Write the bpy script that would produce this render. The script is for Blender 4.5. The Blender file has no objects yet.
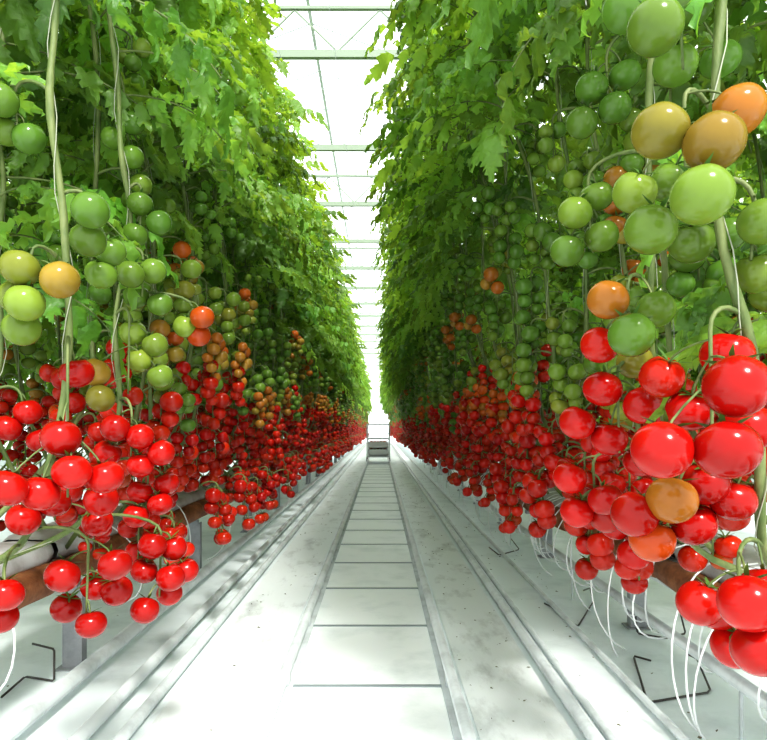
import bpy, math, random
import numpy as np
from mathutils import Vector
random.seed(7); rng=np.random.default_rng(7)
scene=bpy.context.scene
try:
    scene.view_settings.view_transform='Standard'
    scene.view_settings.look='Medium High Contrast'
except Exception: pass

# ------------------------------------------------------------ materials
def newmat(name):
    m=bpy.data.materials.new(name); m.use_nodes=True
    nt=m.node_tree; nt.nodes.clear()
    out=nt.nodes.new('ShaderNodeOutputMaterial')
    return m,nt,out
def principled(name,col,rough=.5,metal=0.,noise=None,nscale=8,col2=None,bump=0,spec=.5,stretch=None):
    m,nt,out=newmat(name)
    b=nt.nodes.new('ShaderNodeBsdfPrincipled'); nt.links.new(b.outputs[0],out.inputs[0])
    b.inputs['Roughness'].default_value=rough; b.inputs['Metallic'].default_value=metal
    b.inputs['Specular IOR Level'].default_value=spec
    b.inputs['Base Color'].default_value=(*col,1)
    if col2 is not None:
        tc=nt.nodes.new('ShaderNodeTexCoord'); mp=nt.nodes.new('ShaderNodeMapping')
        if stretch: mp.inputs['Scale'].default_value=stretch
        n=nt.nodes.new('ShaderNodeTexNoise'); n.inputs['Scale'].default_value=nscale; n.inputs['Detail'].default_value=8; n.inputs['Roughness'].default_value=.65
        r=nt.nodes.new('ShaderNodeValToRGB'); lo,hi=noise or (.4,.65)
        r.color_ramp.elements[0].position=lo; r.color_ramp.elements[0].color=(*col,1)
        r.color_ramp.elements[1].position=hi; r.color_ramp.elements[1].color=(*col2,1)
        nt.links.new(tc.outputs['Object'],mp.inputs[0]); nt.links.new(mp.outputs[0],n.inputs['Vector'])
        nt.links.new(n.outputs['Fac'],r.inputs[0]); nt.links.new(r.outputs[0],b.inputs['Base Color'])
        if bump:
            bp=nt.nodes.new('ShaderNodeBump'); bp.inputs['Strength'].default_value=bump; bp.inputs['Distance'].default_value=.01
            nt.links.new(n.outputs['Fac'],bp.inputs['Height']); nt.links.new(bp.outputs[0],b.inputs['Normal'])
    return m

def leaf_material():
    m,nt,out=newmat('tomato_leaf')
    a=nt.nodes.new('ShaderNodeAttribute'); a.attribute_name='Col'
    b=nt.nodes.new('ShaderNodeBsdfPrincipled'); b.inputs['Roughness'].default_value=.40
    b.inputs['Specular IOR Level'].default_value=.5
    tc=nt.nodes.new('ShaderNodeTexCoord'); n=nt.nodes.new('ShaderNodeTexNoise'); n.inputs['Scale'].default_value=45; n.inputs['Detail'].default_value=3
    bp=nt.nodes.new('ShaderNodeBump'); bp.inputs['Strength'].default_value=.7; bp.inputs['Distance'].default_value=.01
    nt.links.new(tc.outputs['Object'],n.inputs['Vector']); nt.links.new(n.outputs['Fac'],bp.inputs['Height']); nt.links.new(bp.outputs[0],b.inputs['Normal'])
    nt.links.new(a.outputs['Color'],b.inputs['Base Color'])
    t=nt.nodes.new('ShaderNodeBsdfTranslucent')
    mx=nt.nodes.new('ShaderNodeMix'); mx.data_type='RGBA'; mx.blend_type='MULTIPLY'; mx.inputs[0].default_value=1
    mx.inputs[7].default_value=(3.1,2.2,1.0,1)
    nt.links.new(a.outputs['Color'],mx.inputs[6]); nt.links.new(mx.outputs[2],t.inputs[0])
    ms=nt.nodes.new('ShaderNodeMixShader'); ms.inputs[0].default_value=.42
    nt.links.new(b.outputs[0],ms.inputs[1]); nt.links.new(t.outputs[0],ms.inputs[2]); nt.links.new(ms.outputs[0],out.inputs[0])
    return m
def fruit_material():
    m,nt,out=newmat('tomato_skin')
    a=nt.nodes.new('ShaderNodeAttribute'); a.attribute_name='Col'
    b=nt.nodes.new('ShaderNodeBsdfPrincipled'); b.inputs['Roughness'].default_value=.17
    b.inputs['Specular IOR Level'].default_value=.30
    tc=nt.nodes.new('ShaderNodeTexCoord'); n=nt.nodes.new('ShaderNodeTexNoise'); n.inputs['Scale'].default_value=14; n.inputs['Detail'].default_value=3
    mr=nt.nodes.new('ShaderNodeMapRange'); mr.inputs[3].default_value=.65; mr.inputs[4].default_value=1.25
    mx=nt.nodes.new('ShaderNodeMix'); mx.data_type='RGBA'; mx.blend_type='MULTIPLY'; mx.inputs[0].default_value=1
    nt.links.new(tc.outputs['Object'],n.inputs['Vector']); nt.links.new(n.outputs['Fac'],mr.inputs[0])
    nt.links.new(a.outputs['Color'],mx.inputs[6]); nt.links.new(mr.outputs[0],mx.inputs[7])
    nt.links.new(mx.outputs[2],b.inputs['Base Color']); nt.links.new(b.outputs[0],out.inputs[0])
    return m
def glass_material(name='greenhouse_glass',op=.12):
    m,nt,out=newmat(name)
    t=nt.nodes.new('ShaderNodeBsdfTransparent'); t.inputs[0].default_value=(.97,.985,.98,1)
    d=nt.nodes.new('ShaderNodeBsdfTranslucent'); d.inputs[0].default_value=(.9,.95,.95,1)
    ms=nt.nodes.new('ShaderNodeMixShader'); ms.inputs[0].default_value=op
    nt.links.new(t.outputs[0],ms.inputs[1]); nt.links.new(d.outputs[0],ms.inputs[2]); nt.links.new(ms.outputs[0],out.inputs[0])
    return m

M_leaf=leaf_material(); M_fruit=fruit_material()
M_stem=principled('tomato_stem',(.08,.125,.03),.6,col2=(.20,.23,.085),nscale=22,noise=(.4,.7),stretch=(1,1,.4),bump=.4)
M_calyx=principled('tomato_calyx',(.06,.14,.02),.6)
M_twine=principled('twine',(.35,.37,.28),.8)
M_floor=principled('white_ground_cover',(.80,.87,.88),.5,col2=(.52,.59,.60),nscale=2.6,noise=(.50,.8),bump=.25)
M_slab=principled('white_concrete',(.86,.91,.91),.45,col2=(.62,.69,.69),nscale=3.5,noise=(.50,.8),bump=.15)
M_strip=principled('dirty_concrete',(.78,.83,.83),.6,col2=(.28,.30,.29),nscale=7,noise=(.52,.85),bump=.5,stretch=(1,.4,1))
M_rail=principled('painted_steel_pipe',(.60,.65,.65),.3,col2=(.34,.37,.37),nscale=6,noise=(.45,.75))
M_bag=principled('white_growbag_film',(.48,.49,.49),.4,col2=(.30,.29,.28),nscale=7,bump=.4)
M_brown=principled('brown_coir_substrate',(.13,.04,.012),.7,col2=(.30,.12,.045),nscale=14,bump=.6)
M_steel=principled('galvanised_steel',(.30,.31,.32),.45,.2,col2=(.20,.21,.22),nscale=10)
M_joint=principled('joint_metal',(.22,.26,.27),.5)
M_white=principled('white_plastic_tube',(.72,.74,.74),.3)
M_wire=principled('dark_wire',(.07,.065,.06),.45,.5)
M_beam=principled('roof_beam_paint',(.24,.30,.22),.5)
M_frame=principled('aluminium_frame',(.55,.60,.60),.4)
M_debris=principled('dry_leaf_debris',(.08,.075,.045),.8,col2=(.2,.18,.11),nscale=30)
M_glass=glass_material()

# ------------------------------------------------------------ mesh accumulator
class Acc:
    def __init__(s): s.v=[];s.c=[];s.q=[];s.qm=[];s.t=[];s.tm=[];s.n=0
    def add(s,v,q=None,t=None,mat=0,col=(1,1,1)):
        v=np.asarray(v,float); k=len(v); s.v.append(v)
        c=np.ones((k,4)); c[:,:3]=col; s.c.append(c)
        if q is not None and len(q): q=np.asarray(q,int)+s.n; s.q.append(q); s.qm.append(np.full(len(q),mat))
        if t is not None and len(t): t=np.asarray(t,int)+s.n; s.t.append(t); s.tm.append(np.full(len(t),mat))
        s.n+=k
    def mesh(s,name,mats,smooth=True):
        v=np.concatenate(s.v); c=np.concatenate(s.c)
        q=np.concatenate(s.q) if s.q else np.zeros((0,4),int); t=np.concatenate(s.t) if s.t else np.zeros((0,3),int)
        qm=np.concatenate(s.qm) if s.q else np.zeros(0,int); tm=np.concatenate(s.tm) if s.t else np.zeros(0,int)
        me=bpy.data.meshes.new(name); me.vertices.add(len(v)); me.vertices.foreach_set('co',v.ravel().astype(np.float32))
        loops=np.concatenate([q.ravel(),t.ravel()]).astype(np.int32)
        me.loops.add(len(loops)); me.loops.foreach_set('vertex_index',loops)
        nq,ntq=len(q),len(t); me.polygons.add(nq+ntq)
        st=np.concatenate([np.arange(nq)*4,nq*4+np.arange(ntq)*3]).astype(np.int32)
        me.polygons.foreach_set('loop_start',st)
        for m in mats: me.materials.append(m)
        me.polygons.foreach_set('material_index',np.concatenate([qm,tm]).astype(np.int32))
        me.polygons.foreach_set('use_smooth',np.full(nq+ntq,smooth))
        me.update(calc_edges=True)
        a=me.color_attributes.new('Col','FLOAT_COLOR','POINT'); a.data.foreach_set('color',c.ravel().astype(np.float32))
        me.validate()
        return me
def place(me,name,loc=(0,0,0),rot=(0,0,0),sc=(1,1,1)):
    o=bpy.data.objects.new(name,me); scene.collection.objects.link(o)
    o.location=loc; o.rotation_euler=rot; o.scale=sc; return o
def nrm(v): return v/(np.linalg.norm(v)+1e-9)
def frame(up,spin=0):
    z=nrm(np.asarray(up,float)); a=np.array([1,0,0.]) if abs(z[0])<.8 else np.array([0,1,0.])
    x=nrm(np.cross(a,z)); y=np.cross(z,x)
    c,s=math.cos(spin),math.sin(spin); x2=c*x+s*y; y2=np.cross(z,x2)
    return np.stack([x2,y2,z],1)
def tube(acc,pts,rad,sides=6,mat=0,col=(1,1,1),cap=True):
    P=np.asarray(pts,float); N=len(P); rad=np.full(N,rad) if np.isscalar(rad) else np.asarray(rad)
    T=np.gradient(P,axis=0); n=None; V=[]
    for i in range(N):
        t=nrm(T[i])
        if n is None:
            a=np.array([0,0,1.]) if abs(t[2])<.8 else np.array([1,0,0.]); n=nrm(np.cross(a,t))
        n=nrm(n-t*np.dot(n,t)); b=np.cross(t,n)
        for k in range(sides):
            th=2*math.pi*k/sides; V.append(P[i]+rad[i]*(math.cos(th)*n+math.sin(th)*b))
    Q=[[i*sides+k,i*sides+(k+1)%sides,(i+1)*sides+(k+1)%sides,(i+1)*sides+k] for i in range(N-1) for k in range(sides)]
    Tn=[]
    if cap:
        V.append(P[0]);V.append(P[-1]); a=N*sides
        for k in range(sides):
            Tn.append([a,(k+1)%sides,k]); Tn.append([a+1,(N-1)*sides+k,(N-1)*sides+(k+1)%sides])
    acc.add(V,Q,Tn,mat,col)
def box(acc,x0,x1,y0,y1,z0,z1,mat=0,col=(1,1,1)):
    v=[(x,y,z) for z in(z0,z1) for y in(y0,y1) for x in(x0,x1)]
    acc.add(v,[[0,2,3,1],[4,5,7,6],[0,1,5,4],[2,6,7,3],[0,4,6,2],[1,3,7,5]],None,mat,col)
def bez(p0,p1,p2,p3,n=10):
    t=np.linspace(0,1,n)[:,None]; p0,p1,p2,p3=[np.asarray(p,float) for p in(p0,p1,p2,p3)]
    return (1-t)**3*p0+3*(1-t)**2*t*p1+3*(1-t)*t*t*p2+t**3*p3

# ------------------------------------------------------------ tomato fruit
def sphere_t(seg,ring):
    V=[];
    for i in range(ring+1):
        th=math.pi*i/ring
        for k in range(seg):
            ph=2*math.pi*k/seg
            lob=1+.03*math.cos(5*ph)*math.exp(-((th-.6)/.6)**2)
            r=math.sin(th)**.96*lob if 0<i<ring else 0
            z=.93*math.cos(th)-.17*math.exp(-(th/.36)**2)
            V.append((r*math.cos(ph),r*math.sin(ph),z))
            if i in(0,ring): break
    Q=[];T=[]
    idx=lambda i,k: 1+(i-1)*seg+k%seg
    last=1+(ring-1)*seg
    for k in range(seg):
        T.append([0,idx(1,k),idx(1,k+1)]); T.append([last,idx(ring-1,k+1),idx(ring-1,k)])
        for i in range(1,ring-1): Q.append([idx(i,k),idx(i+1,k),idx(i+1,k+1),idx(i,k+1)])
    return np.array(V),np.array(Q),np.array(T)
SPH_LO=sphere_t(16,11); SPH_HI=sphere_t(36,24)
def star():
    V=[(0,0,.79)];T=[];Q=[]
    for k in range(5):
        a=2*math.pi*k/5
        for (r,da,z) in[(.20,-.4,.84),(.20,.4,.84),(.55,-.15,.93),(.55,.15,.93),(.95,0.05,.98)]:
            V.append((r*math.cos(a+da),r*math.sin(a+da),z))
        b=1+5*k; T.append([0,b,b+1]); Q.append([b,b+2,b+3,b+1]); T.append([b+2,b+4,b+3])
    return np.array(V),np.array(Q),np.array(T)
STAR=star()
RAMP=[(0,(.090,.190,.026)),(.2,(.165,.240,.032)),(.35,(.24,.17,.025)),(.5,(.36,.115,.014)),(.62,(.44,.075,.008)),(.75,(.44,.022,.004)),(1,(.38,.005,.003))]
def ripe_col(t):
    t=min(max(t,0),1)
    for (a,ca),(b,cb) in zip(RAMP,RAMP[1:]):
        if t<=b:
            f=(t-a)/(b-a); c=np.array(ca)*(1-f)+np.array(cb)*f; break
    return c*random.uniform(.74,1.12)
# mats: 0 leaf 1 fruit 2 stem 3 calyx 4 twine
PM=[M_leaf,M_fruit,M_stem,M_calyx,M_twine]
def fruit(acc,c,r,up,rip,hi=False):
    c=np.asarray(c,float); R=frame(up,random.uniform(0,6)); V,Q,T=SPH_HI if hi else SPH_LO
    sc=np.array([1,1,random.uniform(.92,1.04)])
    acc.add((V*sc*r)@R.T+c,Q,T,1,ripe_col(rip))
    V,Q,T=STAR; V=V.copy(); V[:,2]+=random.uniform(-.04,.14)*(V[:,0]**2+V[:,1]**2)
    acc.add((V*r*np.array([1,1,sc[2]]))@R.T+c,Q,T,3)
    return c+R[:,2]*r*.80
def truss(acc,stem,fr,hi=False):
    """fr: list of (pos,r,ripeness).  peduncle from stem through the cluster with pedicels to every fruit"""
    P=np.array([f[0] for f in fr],float); stem=np.asarray(stem,float)
    cen=P.mean(0); top=P[:,2].max(); bot=P[:,2].min(); r=np.mean([f[1] for f in fr])
    back=nrm((stem-cen)*np.array([1,1,0]))
    a=np.array([cen[0],cen[1],top+r*.9])+back*r*.2; b=np.array([cen[0],cen[1],bot+r*.4])+back*r*.35
    mid=(stem+a)/2+np.array([0,0,.035])
    ax=np.concatenate([bez(stem,mid,a+np.array([0,0,.03]),a,7),bez(a,a-np.array([0,0,.02]),(a+b)/2,b,7)[1:]])
    tube(acc,ax,np.linspace(.0042,.0022,len(ax)),6,2)
    for p,rr,rp in fr:
        p=np.asarray(p,float)
        d=np.linalg.norm(ax-(p+np.array([0,0,.03])),axis=1); j=int(np.argmin(d)); q=ax[max(j-1,0)]
        up=nrm(nrm(q-p)*.8+np.array([0,0,.75]))
        tp=fruit(acc,p,rr,up,rp,hi)
        knee=(tp+q)/2+up*.012
        tube(acc,bez(q,knee,tp+up*.015,tp-up*.004,5),.0019,5,2,cap=False)
def auto_truss(acc,stem,az,n,r,rip,hi=False):
    d=np.array([math.cos(az),math.sin(az),0]); s=np.array([-d[1],d[0],0]); fr=[]
    L=random.uniform(.07,.12)
    for i in range(n):
        row=i//2; side=1 if i%2 else -1
        rr=r*random.uniform(.84,1.1)*(1-.035*row)
        p=np.asarray(stem)+d*(L+random.uniform(-.02,.02))+s*side*rr*random.uniform(.85,1.25)+d*random.choice([-.5,.5])*rr
        p[2]-=.03+row*rr*1.85+random.uniform(-.01,.01)+(rr*.6 if side>0 else 0)
        fr.append((p,rr,rip+random.uniform(-.16,.06)-.05*row if rip>.3 else rip+random.uniform(-.1,.1)))
    truss(acc,stem,fr,hi)

# ------------------------------------------------------------ compound leaf
def leaflet(L,W,fold,curl):
    n=14; V=[];Q=[]
    for i in range(n+1):
        t=i/n; base=(math.sin(math.pi*min(t**.58,1))**.85) if 0<t<1 else 0.0
        deep=(i%4==2)
        tooth=1.12 if i%2==1 else (.60 if deep else .82)
        w=W*.5*base*tooth; fw=.06*L if i%2==1 else -.01*L
        z=-curl*L*t*t+ .010*math.sin(t*9)
        rip=.006*math.sin(i*1.7)
        V+= [(L*t+fw*1.2, w, z+fold*w-.9*w*w/W+rip),(L*t+fw*.4, w*.5, z+fold*w*.6+.014*L),(L*t,0,z),(L*t+fw*.4,-w*.5,z+fold*w*.6+.014*L),(L*t+fw*1.2,-w,z+fold*w-.9*w*w/W-rip)]
    for i in range(n):
        for k in range(4):
            a=i*5+k; Q.append([a,a+5,a+6,a+1])
    return np.array(V),np.array(Q)
def rotz(a): c,s=math.cos(a),math.sin(a); return np.array([[c,-s,0],[s,c,0],[0,0,1]])
def roty(a): c,s=math.cos(a),math.sin(a); return np.array([[c,0,s],[0,1,0],[-s,0,c]])
def rotx(a): c,s=math.cos(a),math.sin(a); return np.array([[1,0,0],[0,c,-s],[0,s,c]])
def leaf_template(seed):
    random.seed(seed); L=random.uniform(.32,.44); up=random.uniform(.2,.55); dr=random.uniform(.45,.95)
    s=np.linspace(0,1,9)
    X=L*(s-.15*s*s*dr); Z=L*(up*s-dr*s*s*.8); Y=L*.06*np.sin(s*3+seed)
    ax=np.stack([X,Y,Z],1)
    LV=[];LQ=[];n=0
    def put(sv,yaw,LL,WW,pitch):
        nonlocal n
        i=sv*8; j=min(int(i),7); f=i-j; p=ax[j]*(1-f)+ax[j+1]*f; t=nrm(ax[j+1]-ax[j]); pt=-math.atan2(t[2],t[0])
        v,q=leaflet(LL,WW,random.uniform(.05,.6),random.uniform(.1,.55))
        v=v+np.array([LL*.1,0,0])
        R=roty(pt*.8)@rotz(yaw)@roty(pitch)@rotx(random.uniform(-.5,.5))
        LV.append(v@R.T+p); LQ.append(q+n); n+=len(v)
    k=random.uniform(.95,1.22)
    for sv,l in[(.27,.095),(.47,.13),(.67,.135),(.85,.11)]:
        for sd in(-1,1):
            ll=l*k*random.uniform(.85,1.15)
            put(sv+random.uniform(-.03,.03),sd*random.uniform(.7,1.15),ll,ll*random.uniform(.38,.50),random.uniform(0,.65))
    for sv in(.37,.58,.76):
        sd=random.choice([-1,1]); put(sv,sd*1.3,.045*k,.024*k,.3)
    put(.98,random.uniform(-.15,.15),.15*k,.075*k,random.uniform(.1,.5))
    return np.concatenate(LV),np.concatenate(LQ),ax
LEAVES=[leaf_template(i) for i in range(12)]
random.seed(11)
def add_leaf(acc,p,az,sc=1,tilt=0,young=0):
    V,Q,ax=random.choice(LEAVES); R=rotz(az)@roty(tilt)@rotx(random.uniform(-.35,.35))*sc
    b=random.uniform(.5,1.5); h=random.random()
    c=np.array([.085+.085*h,.225+.095*h,.036+.026*h])*b
    c=c*(1-young)+np.array([.28,.48,.07])*young
    acc.add(V@R.T+p,Q,None,0,c)
    tube(acc,ax@R.T+p,np.linspace(.0034,.0014,len(ax))*sc,4,2,cap=False)

def stem_curve(pts,n=40):
    P=np.array(pts,float); d=np.r_[0,np.cumsum(np.linalg.norm(np.diff(P,axis=0),axis=1))]; u=np.linspace(0,d[-1],n)
    Q=np.stack([np.interp(u,d,P[:,k]) for k in range(3)],1)
    for _ in range(3): Q[1:-1]=(Q[:-2]+2*Q[1:-1]+Q[2:])/4
    return Q

def plant_mesh(seed,lean=0.,leaf0=1.66,fruits=True,low=.60):
    random.seed(seed); acc=Acc()
    ph=random.uniform(0,6)
    zs=np.linspace(.48,3.35,40)
    fx=lambda z:-.34*max(0,(.95-z)/.47)**1.5+.028*math.sin(z*5+ph)+lean*min(1,max(0,(z-1.2)/1.3))
    fy=lambda z:.04*math.sin(z*3.1+ph*2)+.25*max(0,(.95-z))*math.sin(ph)
    ax=np.array([(fx(z),fy(z),z) for z in zs])
    tube(acc,ax,np.linspace(.0078,.005,len(ax))+.001*np.sin(np.arange(len(ax))*2.1),7,2)
    tube(acc,[(fx(3.3),fy(3.3),3.3),(lean,0,3.7)],.0015,4,4)
    tube(acc,[(fx(z)+.012*math.cos(z*14),fy(z)+.012*math.sin(z*14),z) for z in np.linspace(.9,3.35,60)],.0012,3,4,cap=False)
    if fruits:
        hts=[low,low+.09,.78,.88,.98,1.07,1.16,1.26,1.38,1.50,1.64,1.82,2.05]
        for i,z in enumerate(hts):
            z+=random.uniform(-.05,.05)
            if random.random()<.08: continue
            if z<1.06: rip=random.uniform(.92,1.06)
            elif z<1.24: rip=random.choice([.05,.2,.6,.95,.7,.15,1])
            else: rip=random.choice([random.uniform(-.05,.2)]*9+[.55])
            az=random.uniform(-1.5,1.5) if i%4 else random.uniform(2,4)
            if i==0: az=random.uniform(-.8,.8)
            r=random.uniform(.028,.036) if z<1.7 else .027
            auto_truss(acc,(fx(z) if i else 0.02,fy(z),z),az,random.randint(4,8),r,rip)
    a=random.uniform(0,6); z=leaf0
    if fruits:
        for k in range(2):
            zz=random.uniform(1.2,1.6); add_leaf(acc,(fx(zz),fy(zz),zz),random.uniform(2.0,4.3),random.uniform(.6,.8),.2,0)
    while z<3.34:
        a+=2.4+random.uniform(-.3,.3); yg=max(0,(z-2.0)/1.7)*random.random()
        if z<leaf0+.2 and random.random()<.45: z+=.07; continue
        add_leaf(acc,(fx(z),fy(z),z),a,random.uniform(.8,1.1)*(1 if z<3 else .85),random.uniform(-.3,.25),yg)
        z+=random.uniform(.045,.07)
    return acc.mesh('tomato_plant_mesh_%d'%seed,PM)
VL=[plant_mesh(100+i,-.05) for i in range(9)]
VR=[plant_mesh(200+i,.28,1.76,low=.67) for i in range(9)]
VR0=[plant_mesh(230+i,.10,1.85,low=.74) for i in range(3)]
VB=[plant_mesh(300+i,0,.75,False) for i in range(3)]
random.seed(5)
def row(vf,X,face,y0,y1,step,x_jit=.04):
    y=y0
    while y<y1:
        rz=(0 if face>0 else math.pi)+random.uniform(-.3,.3)
        place(random.choice(vf(y)),'tomato_plant',(X+random.uniform(-x_jit,x_jit),y,random.uniform(-.05,.05)),(0,0,rz),(1,1,random.uniform(.96,1.04)))
        y+=step*random.uniform(.8,1.2)*(1 if y<16 else 1.6)
YE=37
row(lambda y:VL,-.80,1,1.75,YE,.27)
row(lambda y:VR0 if y<2.4 else VR,.68,-1,1.45,YE,.27)
row(lambda y:VL,-1.52,-1,1.2,15,.32)
row(lambda y:VL,1.42,1,1.2,15,.32)
row(lambda y:VB,-2.3,1,1.0,15,.40)
row(lambda y:VB,2.2,-1,1.0,15,.40)
row(lambda y:VB,-3.3,1,2.0,17,.5)
row(lambda y:VB,3.2,-1,2.0,17,.5)

# ------------------------------------------------------------ foreground plants
def hero(name,stem_pts,trusses,leaves=(),rad=.0075):
    acc=Acc(); S=stem_curve(stem_pts,60)
    S[1:-1]+=np.stack([.006*np.sin(np.arange(58)*.7),.006*np.cos(np.arange(58)*.9),np.zeros(58)],1)
    tube(acc,S,rad+.0010*np.sin(np.arange(len(S))*1.3),10,2)
    w=np.linspace(0,1,len(S))
    tube(acc,S+np.stack([.012*np.cos(w*60),.012*np.sin(w*60),0*w],1),.0012,4,4,cap=False)
    for fr in trusses:
        z=max(f[2] for f in fr)+.05; j=int(np.argmin(abs(S[:,2]-z)))
        truss(acc,S[j],[((x,y,zz),r,rp) for x,y,zz,r,rp in fr],True)
    for (z,az,sc) in leaves:
        j=int(np.argmin(abs(S[:,2]-z))); add_leaf(acc,S[j],az,sc,.1,0)
    me=acc.mesh(name+'_mesh',PM); return place(me,name)
R=.037
hero('tomato_plant',[(1.0,1.15,.47),(.62,1.02,.62),(.56,.97,.80),(.56,.93,1.0),(.485,.93,1.12),(.49,.95,1.3),(.53,.97,1.6),(.55,1.0,2.2),(.55,1.05,3.3)],[
 [(.361,.82,.832,R*1.04,1),(.434,.80,.8325,R*1.08,1),(.446,.80,.912,R*1.08,1),(.515,.95,.968,.038,1),(.484,1.0,.888,.036,1),(.497,.98,.776,.037,1),(.535,.93,.86,.037,1),(.44,1.0,.94,.034,.9)],
 [(.433,.95,.753,.037,.48),(.390,.98,.728,.036,.97),(.425,1.0,.685,.035,.66),(.49,1.0,.71,.035,1),(.54,.98,.75,.035,1)],
 [(.478,.83,.6325,.038,1),(.527,1.0,.579,.035,1),(.505,.85,.565,.037,1),(.554,1.0,.52,.035,1),(.571,.95,.62,.036,1),(.475,.95,.60,.034,.97)],
 [(.372,.85,1.254,.037,.31),(.428,.82,1.226,.038,.37),(.491,.88,1.2945,.038,.47),(.4025,.80,1.151,.038,.14),(.389,.92,1.145,.037,.1),(.487,1.0,1.15,.035,.1),(.398,1.0,1.228,.034,.2),(.476,1.05,1.263,.034,.1)],
 [(.374,.87,1.405,.037,.1),(.382,1.0,1.512,.035,0),(.484,1.0,1.52,.035,.05),(.484,1.05,1.455,.035,.05),(.585,1.1,1.493,.034,0)],
 [(.539,.9,1.15,.034,.12),(.56,.95,1.09,.034,.2)],
],[(1.75,2.6,1),(1.9,.4,1),(2.1,3.6,1),(2.3,1.5,1),(2.5,5,1),(2.7,3,1),(2.9,.5,1)])
hero('tomato_plant',[(1.0,1.4,.47),(.60,1.25,.62),(.53,1.22,.9),(.50,1.18,1.1),(.50,1.2,1.4),(.55,1.22,1.9),(.6,1.22,3.3)],[
 [(.393,1.0,1.005,.036,.03),(.473,1.1,1.063,.034,.1),(.374,1.05,1.07,.034,.47),(.478,1.2,.984,.034,.3),(.378,1.1,1.003,.033,.95)],
 [(.40,1.15,.93,.035,1),(.46,1.12,.90,.034,1),(.37,1.2,.87,.034,1),(.43,1.2,.84,.034,1),(.49,1.2,.80,.034,1)],
 [(.44,1.25,.72,.034,1),(.38,1.28,.76,.034,1),(.40,1.3,.69,.034,1),(.46,1.3,.68,.034,.95)],
 [(.497,1.3,1.577,.033,0),(.43,1.3,1.55,.033,0),(.47,1.28,1.50,.033,0),(.41,1.3,1.48,.032,.05)],
 [(.44,1.3,1.33,.034,.1),(.39,1.28,1.29,.034,.15),(.45,1.3,1.25,.034,.1),(.38,1.3,1.22,.034,.05)],
],[(1.7,3,.9),(1.8,1.2,.9),(1.95,4.4,1),(2.1,2.5,1),(2.3,.2,1),(2.5,3.3,1),(2.7,5,1),(2.9,2,1)],.0065)
hero('tomato_plant',[(1.05,1.0,.47),(.90,1.05,.7),(.84,1.1,.9),(.80,1.12,1.2),(.78,1.12,1.6),(.78,1.15,3.3)],[
 [(.70,1.15,1.10,.034,.2),(.74,1.12,1.06,.034,.5),(.68,1.2,1.04,.034,.9),(.75,1.18,1.0,.034,1)],
 [(.72,1.15,.84,.034,1),(.68,1.12,.80,.034,1),(.74,1.2,.77,.034,1),(.69,1.22,.73,.034,1)],
],[(1.05,3.4,.9),(1.15,2.4,.9),(1.25,4.2,.9),(1.33,1.2,.9),(1.42,3.0,1),(1.5,5,1),(1.58,2.2,1),(1.66,3.8,1),(1.75,3.2,1),(1.85,.9,1),(1.9,2.5,1),(2.1,2,1),(2.3,4,1),(2.6,0,1)],.0065)
hero('tomato_plant',[(-1.1,1.5,.47),(-.75,1.38,.60),(-.66,1.32,.9),(-.63,1.33,1.1),(-.665,1.32,1.3),(-.68,1.33,1.6),(-.7,1.35,2.4),(-.72,1.35,3.3)],[
 [(-.64,1.35,.976,.036,1),(-.608,1.22,.841,.037,1),(-.5775,1.2,.7775,.036,1),(-.536,1.25,.764,.036,1),(-.6375,1.2,.738,.036,1),(-.67,1.15,.752,.036,1),(-.588,1.35,.709,.036,1)],
 [(-.752,1.35,.667,.035,1),(-.64,1.45,.647,.034,1),(-.703,1.38,.70,.035,1)],
 [(-.6455,1.3,.56,.035,1),(-.686,1.4,.466,.033,1),(-.609,1.35,.446,.032,1),(-.576,1.4,.504,.034,1),(-.538,1.3,.582,.034,1),(-.63,1.42,.51,.033,1)],
 [(-.703,1.2,.547,.034,1),(-.74,1.25,.49,.032,1)],
 [(-.5655,1.25,1.285,.036,.02),(-.593,1.3,1.242,.036,.08),(-.59,1.4,1.245,.034,.05),(-.61,1.4,1.197,.034,.08)],
 [(-.675,1.2,1.16,.036,.25),(-.60,1.2,1.1375,.036,.36),(-.666,1.2,1.094,.036,.2),(-.70,1.25,1.055,.036,.15),(-.71,1.25,1.115,.035,.22)],
 [(-.77,1.3,1.526,.034,.05),(-.79,1.35,1.486,.034,.1),(-.74,1.35,1.47,.034,.0)],
],[(1.75,.2,1),(1.9,2.6,1),(2.1,4.6,1),(2.3,1,1),(2.5,3.2,1),(2.7,5.2,1),(2.9,1.4,1)])
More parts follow.
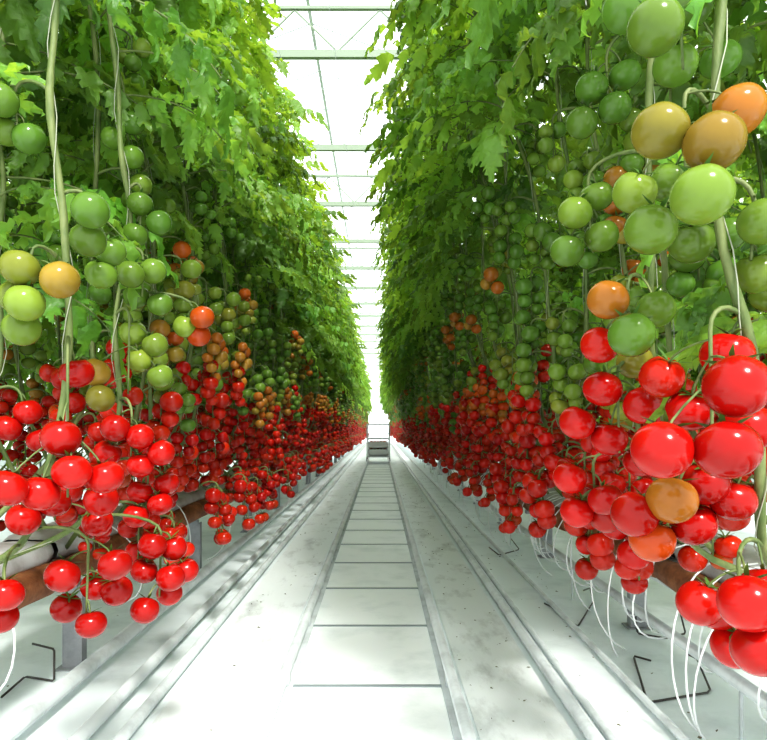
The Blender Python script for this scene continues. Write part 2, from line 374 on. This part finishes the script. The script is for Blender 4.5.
hero('tomato_plant',[(-1.1,1.7,.47),(-.72,1.6,.62),(-.64,1.58,.9),(-.66,1.6,1.15),(-.62,1.6,1.4),(-.68,1.62,1.8),(-.72,1.62,3.3)],[
 [(-.5335,1.5,.584,.033,1),(-.533,1.45,.447,.032,1),(-.491,1.5,.509,.033,1),(-.50,1.55,.57,.032,1),(-.47,1.55,.515,.031,1),(-.56,1.52,.52,.032,1),(-.51,1.55,.46,.031,1)],
 [(-.585,1.5,1.22,.033,.1),(-.55,1.55,1.24,.032,.1),(-.61,1.6,1.19,.032,.05),(-.55,1.6,1.17,.032,.05)],
 [(-.6175,1.6,1.0975,.033,.2),(-.5625,1.6,1.0675,.032,.2),(-.55,1.6,.99,.032,.15),(-.667,1.5,.99,.034,.38),(-.60,1.6,1.03,.032,.22),(-.655,1.5,.93,.033,.3)],
 [(-.62,1.5,.86,.034,1),(-.57,1.52,.84,.033,1),(-.53,1.55,.80,.033,1),(-.58,1.55,.77,.033,1),(-.66,1.55,.80,.033,1)],
 [(-.60,1.6,.70,.032,1),(-.55,1.6,.67,.032,1),(-.61,1.6,.64,.032,1),(-.54,1.62,.72,.032,1)],
 [(-.686,1.7,1.70,.033,.05),(-.65,1.68,1.66,.032,0),(-.70,1.68,1.62,.032,.05),(-.66,1.7,1.58,.032,.05)],
 [(-.60,1.6,1.42,.032,.05),(-.56,1.62,1.38,.032,.0),(-.62,1.62,1.35,.032,.05)],
 [(-.45,1.62,1.14,.031,.62),(-.47,1.66,1.10,.031,.66),(-.50,1.64,1.12,.030,.2)],
],[(1.72,.5,.9),(1.8,0,1),(1.9,2,1),(2.0,4,1),(2.15,5.6,1),(2.3,1.4,1),(2.5,3.2,1),(2.7,5.2,1),(2.9,.6,1)],.0065)
hero('tomato_plant',[(-1.15,1.5,.47),(-1.0,1.55,.7),(-.95,1.6,1.0),(-.95,1.6,1.6),(-.95,1.6,3.3)],[
 [(-.88,1.6,.90,.034,1),(-.92,1.58,.86,.034,1),(-.86,1.62,.83,.034,1)],
],[(1.18,0,.8),(1.25,2.4,.9),(1.33,1.2,.9),(1.42,6.0,1),(1.5,.6,1),(1.58,5.2,1),(1.66,3.8,1),(1.72,.2,1),(1.85,.9,1),(1.9,2.5,1),(2.1,2,1),(2.3,4,1),(2.6,0,1)],.0065)

# ------------------------------------------------------------ floor, rails
Y0,Y1=-1.5,42.0; YR=37.0
acc=Acc(); box(acc,-5.6,5.6,Y0,Y1,-.1,0); place(acc.mesh('floor_mesh',[M_floor],False),'floor')
acc=Acc()
y=-1.1+.02
while y<YR:
    box(acc,-.285,.20,y,y+.622,.0,.012); y+=.64
place(acc.mesh('slab_mesh',[M_slab],False),'path_slabs')
acc=Acc(); y=-1.1
while y<YR:
    box(acc,-.285,.202,y-.008,y+.008,.0,.016); y+=.64
place(acc.mesh('sleeper_mesh',[M_joint],False),'rail_crossbars')
acc=Acc(); box(acc,-.66,-.36,Y0,YR,.0,.006); box(acc,.275,.54,Y0,YR,.0,.006); 
place(acc.mesh('strip_mesh',[M_strip],False),'concrete_strips')
for X in(-.317,.234):
    acc=Acc(); tube(acc,[(X,yy,.045) for yy in(Y0,5,10,YR)],.019,12,0)
    box(acc,X-.03,X+.03,Y0,YR,.0,.010)
    y=Y0+.4
    while y<YR:
        box(acc,X-.018,X+.018,y,y+.05,.0,.04); y+=.64
    place(acc.mesh('pipe_rail_mesh',[M_rail],True),'heating_pipe_rail')
for (X,Z,r) in[(-.70,.02,.018),(-.80,.035,.02),(-.99,.05,.027),(.575,.03,.02),(.63,.015,.013),(.82,.02,.012),(.96,.18,.019)]:
    acc=Acc(); tube(acc,[(X,yy,Z) for yy in(Y0,5,10,YR)],r,10,0)
    y=Y0+.2
    while y<16.2 and Z>.1:
        tube(acc,[(X,y,0),(X,y,Z)],.006,6,0); y+=1.5
    place(acc.mesh('water_pipe_mesh',[M_rail],True),'water_pipe')

# ------------------------------------------------------------ growing gutters
for sx,XI in((-1,-1.06),(1,.95)):
    acc=Acc()
    prof=[(0,.40),(0,.335),(.03,.315),(.27,.315),(.30,.335),(.30,.40)]
    V=[];
    for yy in(.2,YR):
        for (u,z) in prof: V.append((XI+sx*u,yy,z))
    k=len(prof); acc.add(V,[[i,i+1,k+i+1,k+i] for i in range(k-1)],None,0)
    y=.2
    while y<YR-1:
        n=8; rr=.050+random.uniform(-.004,.004)
        tube(acc,[(XI+sx*.01,yy,.380+random.uniform(-.005,.005)) for yy in np.linspace(y,y+.97,n)],[rr*.8]+[rr]*(n-2)+[rr*.8],12,2)
        ns=10; V=[];Q=[]
        for i,yy in enumerate(np.linspace(y,y+.97,ns)):
            e=.75 if i in(0,ns-1) else 1; 
            for a in range(12):
                th=2*math.pi*a/12; cx=abs(math.cos(th))**.6*math.copysign(1,math.cos(th)); cz=abs(math.sin(th))**.6*math.copysign(1,math.sin(th))
                V.append((XI+sx*.15+.14*cx*e,yy,.44+.050*cz*e+random.uniform(-.002,.002)))
        for i in range(ns-1):
            for a in range(12): Q.append([i*12+a,i*12+(a+1)%12,(i+1)*12+(a+1)%12,(i+1)*12+a])
        acc.add(V,Q,None,1)
        y+=1.0
    place(acc.mesh('gutter_mesh',[M_rail,M_bag,M_brown],True),'growing_gutter')
    y=.79 if sx<0 else 1.25
    while y<20:
        acc=Acc(); X=XI+sx*(.04 if sx<0 else .16)
        box(acc,X-.035,X+.035,y-.004,y+.004,0,.30); box(acc,X-.035,X-.029,y+.004,y+.035,0,.30); box(acc,X+.029,X+.035,y+.004,y+.035,0,.30)
        box(acc,X-.05,X+.05,y-.03,y+.06,0,.006); box(acc,min(XI+sx*.02,XI+sx*.27),max(XI+sx*.02,XI+sx*.27),y-.01,y+.03,.29,.314)
        place(acc.mesh('post_mesh',[M_steel],False),'gutter_support_post'); y+=1.5
# ------------------------------------------------------------ drip tubes
random.seed(21)
for sx,XI,cnt in((1,.95,95),(-1,-1.06,12)):
    acc=Acc()
    for i in range(cnt):
        y=.9+i*(.11 if sx>0 else .8)+random.uniform(-.05,.05); b=random.uniform(.05,.13); dy=random.uniform(-.15,.15)
        z1=random.choice([.02,.17,.17])
        x1=XI+sx*(.02 if z1>.1 else random.uniform(-.10,.05))
        tube(acc,bez((XI+sx*.08,y,.49),(XI-sx*b*1.3,y+dy*.3,.50),(XI-sx*b*1.6,y+dy,.10),(x1,y+dy,z1),14),.0030,6,0)
    place(acc.mesh('drip_mesh',[M_white]),'drip_irrigation_tubes')
# ------------------------------------------------------------ bent wire hooks
def hook(pts):
    acc=Acc(); P=[]
    for a,b in zip(pts,pts[1:]):
        for t in(0.06,.5,.94): P.append(np.array(a)*(1-t)+np.array(b)*t)
    tube(acc,P,.0038,6,0); place(acc.mesh('hook_mesh',[M_wire]),'wire_hook')
z=.006
hook([(.99,2.33,.012),(.95,2.40,z),(.832,1.99,z),(1.071,2.07,z),(1.14,2.30,.03),(1.10,2.30,.05)])
hook([(.80,3.12,z),(.815,3.07,z),(.85,2.75,z),(1.05,3.15,z),(1.05,3.2,.06),(1.0,3.15,.06)])
hook([(1.04,2.62,.15),(1.07,2.66,z),(1.16,2.60,z),(1.27,2.66,z),(1.22,2.62,.14)])
hook([(.78,4.6,z),(.80,4.3,z),(.98,4.5,z),(.96,4.7,.05)])
hook([(-1.20,2.02,z),(-1.22,2.2,z),(-1.10,2.16,z),(-1.12,2.2,.1),(-1.20,2.2,.12)])
# ------------------------------------------------------------ debris on floor
acc=Acc(); random.seed(3)
for i in range(420):
    u=random.random()
    if u<.45: x=random.uniform(.28,.54)
    elif u<.6: x=random.uniform(-.65,-.36)
    elif u<.9: x=random.uniform(.66,.95)
    else: x=random.uniform(-1.3,-1.03)
    y=1.2+random.random()**1.2*11; s=random.uniform(.0015,.006)*(1.5 if random.random()<.06 else 1); a=random.uniform(0,6)
    V=np.array([(-1.6,0,.2),(-.4,.6,.6),(0,0,0.1),(-.3,-.5,.5),(1.5,.1,.6),(.7,.55,.2),(.6,-.45,.9)])*s
    acc.add(V@rotz(a).T+np.array([x,y,.007]),[[0,3,2,1],[2,6,4,5]],[[1,2,5],[2,3,6]],0)
place(acc.mesh('debris_mesh',[M_debris],False),'leaf_debris')
# ------------------------------------------------------------ harvest trolley far down the rails
acc=Acc(); yT=15.0; xa,xb=-.32,.24
for X in(-.317,.234):
    for yy in(yT+.15,yT+1.25):
        th=np.linspace(0,2*math.pi,15)
        tube(acc,[(X,yy+.05*math.cos(t),.126+.05*math.sin(t)) for t in th],.012,6,1)
box(acc,xa,xb,yT,yT+1.4,.17,.21,0)
for X in(xa+.015,xb-.015):
    for yy in(yT+.02,yT+1.38): tube(acc,[(X,yy,.2),(X,yy,.95)],.012,8,0)
    for zz in(.6,.95): tube(acc,[(X,yT+.02,zz),(X,yT+1.38,zz)],.010,8,0)
for zz in(.6,.95):
    for yy in(yT+.02,yT+1.38): tube(acc,[(xa+.015,yy,zz),(xb-.015,yy,zz)],.012,8,0)
for k in range(2):
    z0=.21+k*.17
    for yy in(yT+.1,yT+.75):
        x0,x1=xa+.05,xb-.05
        box(acc,x0,x1,yy,yy+.5,z0,z0+.02,2); box(acc,x0,x1,yy,yy+.015,z0,z0+.15,2); box(acc,x0,x1,yy+.485,yy+.5,z0,z0+.15,2)
        box(acc,x0,x0+.015,yy,yy+.5,z0,z0+.15,2); box(acc,x1-.015,x1,yy,yy+.5,z0,z0+.15,2)
        random.seed(k+int(yy*10))
        for a in range(5):
            for b in range(5):
                V,Q,T=SPH_LO; acc.add(V*.036+np.array([x0+.06+a*.08,yy+.06+b*.09,z0+.12+random.uniform(-.01,.02)]),Q,T,3,ripe_col(1))
place(acc.mesh('trolley_mesh',[M_rail,M_steel,M_white,M_fruit],False),'harvest_trolley')

# ------------------------------------------------------------ greenhouse structure
ZB=4.36
for i in range(0,20):
    acc=Acc(); y=2.0*i
    box(acc,-5.5,5.5,y-.025,y+.025,ZB-.035,ZB+.035)
    if i%2==1:
        box(acc,-5.5,5.5,y-.02,y+.02,ZB+.42,ZB+.45)
        x=-5.2
        while x<4.8:
            tube(acc,[(x,y,ZB+.03),(x+.4,y,ZB+.42)],.010,5); tube(acc,[(x+.4,y,ZB+.42),(x+.8,y,ZB+.03)],.010,5); x+=.8
    place(acc.mesh('truss_mesh',[M_beam],False),'roof_truss')
acc=Acc(); gl=Acc()
xs=[-5.6,-4.0,-2.4,-.8,.8,2.4,4.0,5.6]; zz=[5.0,5.6]*4
for i in range(7):
    xa,xb=xs[i],xs[i+1]; za,zb=zz[i],zz[i+1]
    gl.add([(xa,Y0,za),(xb,Y0,zb),(xb,Y1,zb),(xa,Y1,za)],[[0,1,2,3]])
    y=Y0
    while y<Y1:
        tube(acc,[(xa,y,za),(xb,y,zb)],.009,4); y+=1.0
for x,zq in zip(xs,zz): box(acc,x-.018,x+.018,Y0,Y1,zq-.02,zq+.01)
place(gl.mesh('ceiling_glass',[M_glass],False),'ceiling')
place(acc.mesh('bars_mesh',[M_frame],False),'roof_glazing_bars')
acc=Acc()
for X in(-1.5,-.78,-.35,.15,.6,1.4):
    tube(acc,[(X,0,3.78),(X,Y1-1,3.78)],.0022,4)
for k in range(16):
    y=1.5+2*k; tube(acc,[(-.9,y,3.78),(.8,y+1.1,4.3)],.0022,4); tube(acc,[(.9,y+.4,3.78),(-.7,y+1.4,4.3)],.0022,4)
place(acc.mesh('wires_mesh',[M_frame]),'crop_support_wires')
for nm,X,hh in(('wall_left',-5.6,5.0),('wall_right',5.6,5.6)):
    acc=Acc(); acc.add([(X,Y0,0),(X,Y1,0),(X,Y1,hh),(X,Y0,hh)],[[0,1,2,3]],None,0)
    y=Y0
    while y<=Y1: box(acc,X-.03,X+.03,y-.03,y+.03,0,hh,1); y+=2
    box(acc,X-.03,X+.03,Y0,Y1,.0,.4,1); place(acc.mesh(nm,[M_glass,M_frame],False),nm)
acc=Acc(); acc.add([(-5.6,Y1,0),(5.6,Y1,0),(5.6,Y1,5.6),(-5.6,Y1,5.6)],[[0,1,2,3]],None,0)
for x in np.arange(-5.6,5.7,.8): box(acc,x-.025,x+.025,Y1-.03,Y1+.03,0,5.0,1)
for zq in(.5,1.4,2.4,3.4): box(acc,-5.6,5.6,Y1-.03,Y1+.03,zq-.03,zq+.03,1)
place(acc.mesh('wall_back',[M_glass,M_frame],False),'wall_back')

# ------------------------------------------------------------ light
w=bpy.data.worlds.new('World'); scene.world=w; w.use_nodes=True
bg=w.node_tree.nodes['Background']; bg.inputs[0].default_value=(.96,.99,1,1); bg.inputs[1].default_value=2.1
def sun(name,az,el,st,ang,col):
    L=bpy.data.lights.new(name,'SUN'); L.energy=st; L.angle=math.radians(ang); L.color=col
    o=bpy.data.objects.new(name,L); scene.collection.objects.link(o)
    d=np.array([math.sin(az)*math.cos(el),math.cos(az)*math.cos(el),math.sin(el)])
    o.rotation_euler=Vector(d).to_track_quat('Z','Y').to_euler(); o.location=(0,0,9)
sun('sun',math.radians(160),math.radians(50),5.0,9,(1,.975,.92))

cam=bpy.data.cameras.new('camera'); co=bpy.data.objects.new('camera',cam); scene.collection.objects.link(co)
co.location=(0,0,.86); co.rotation_euler=(math.radians(90),0,0)
cam.sensor_width=36; cam.lens=640/767*36; cam.shift_x=3.5/767; cam.shift_y=58/767; cam.clip_start=.02
scene.camera=co
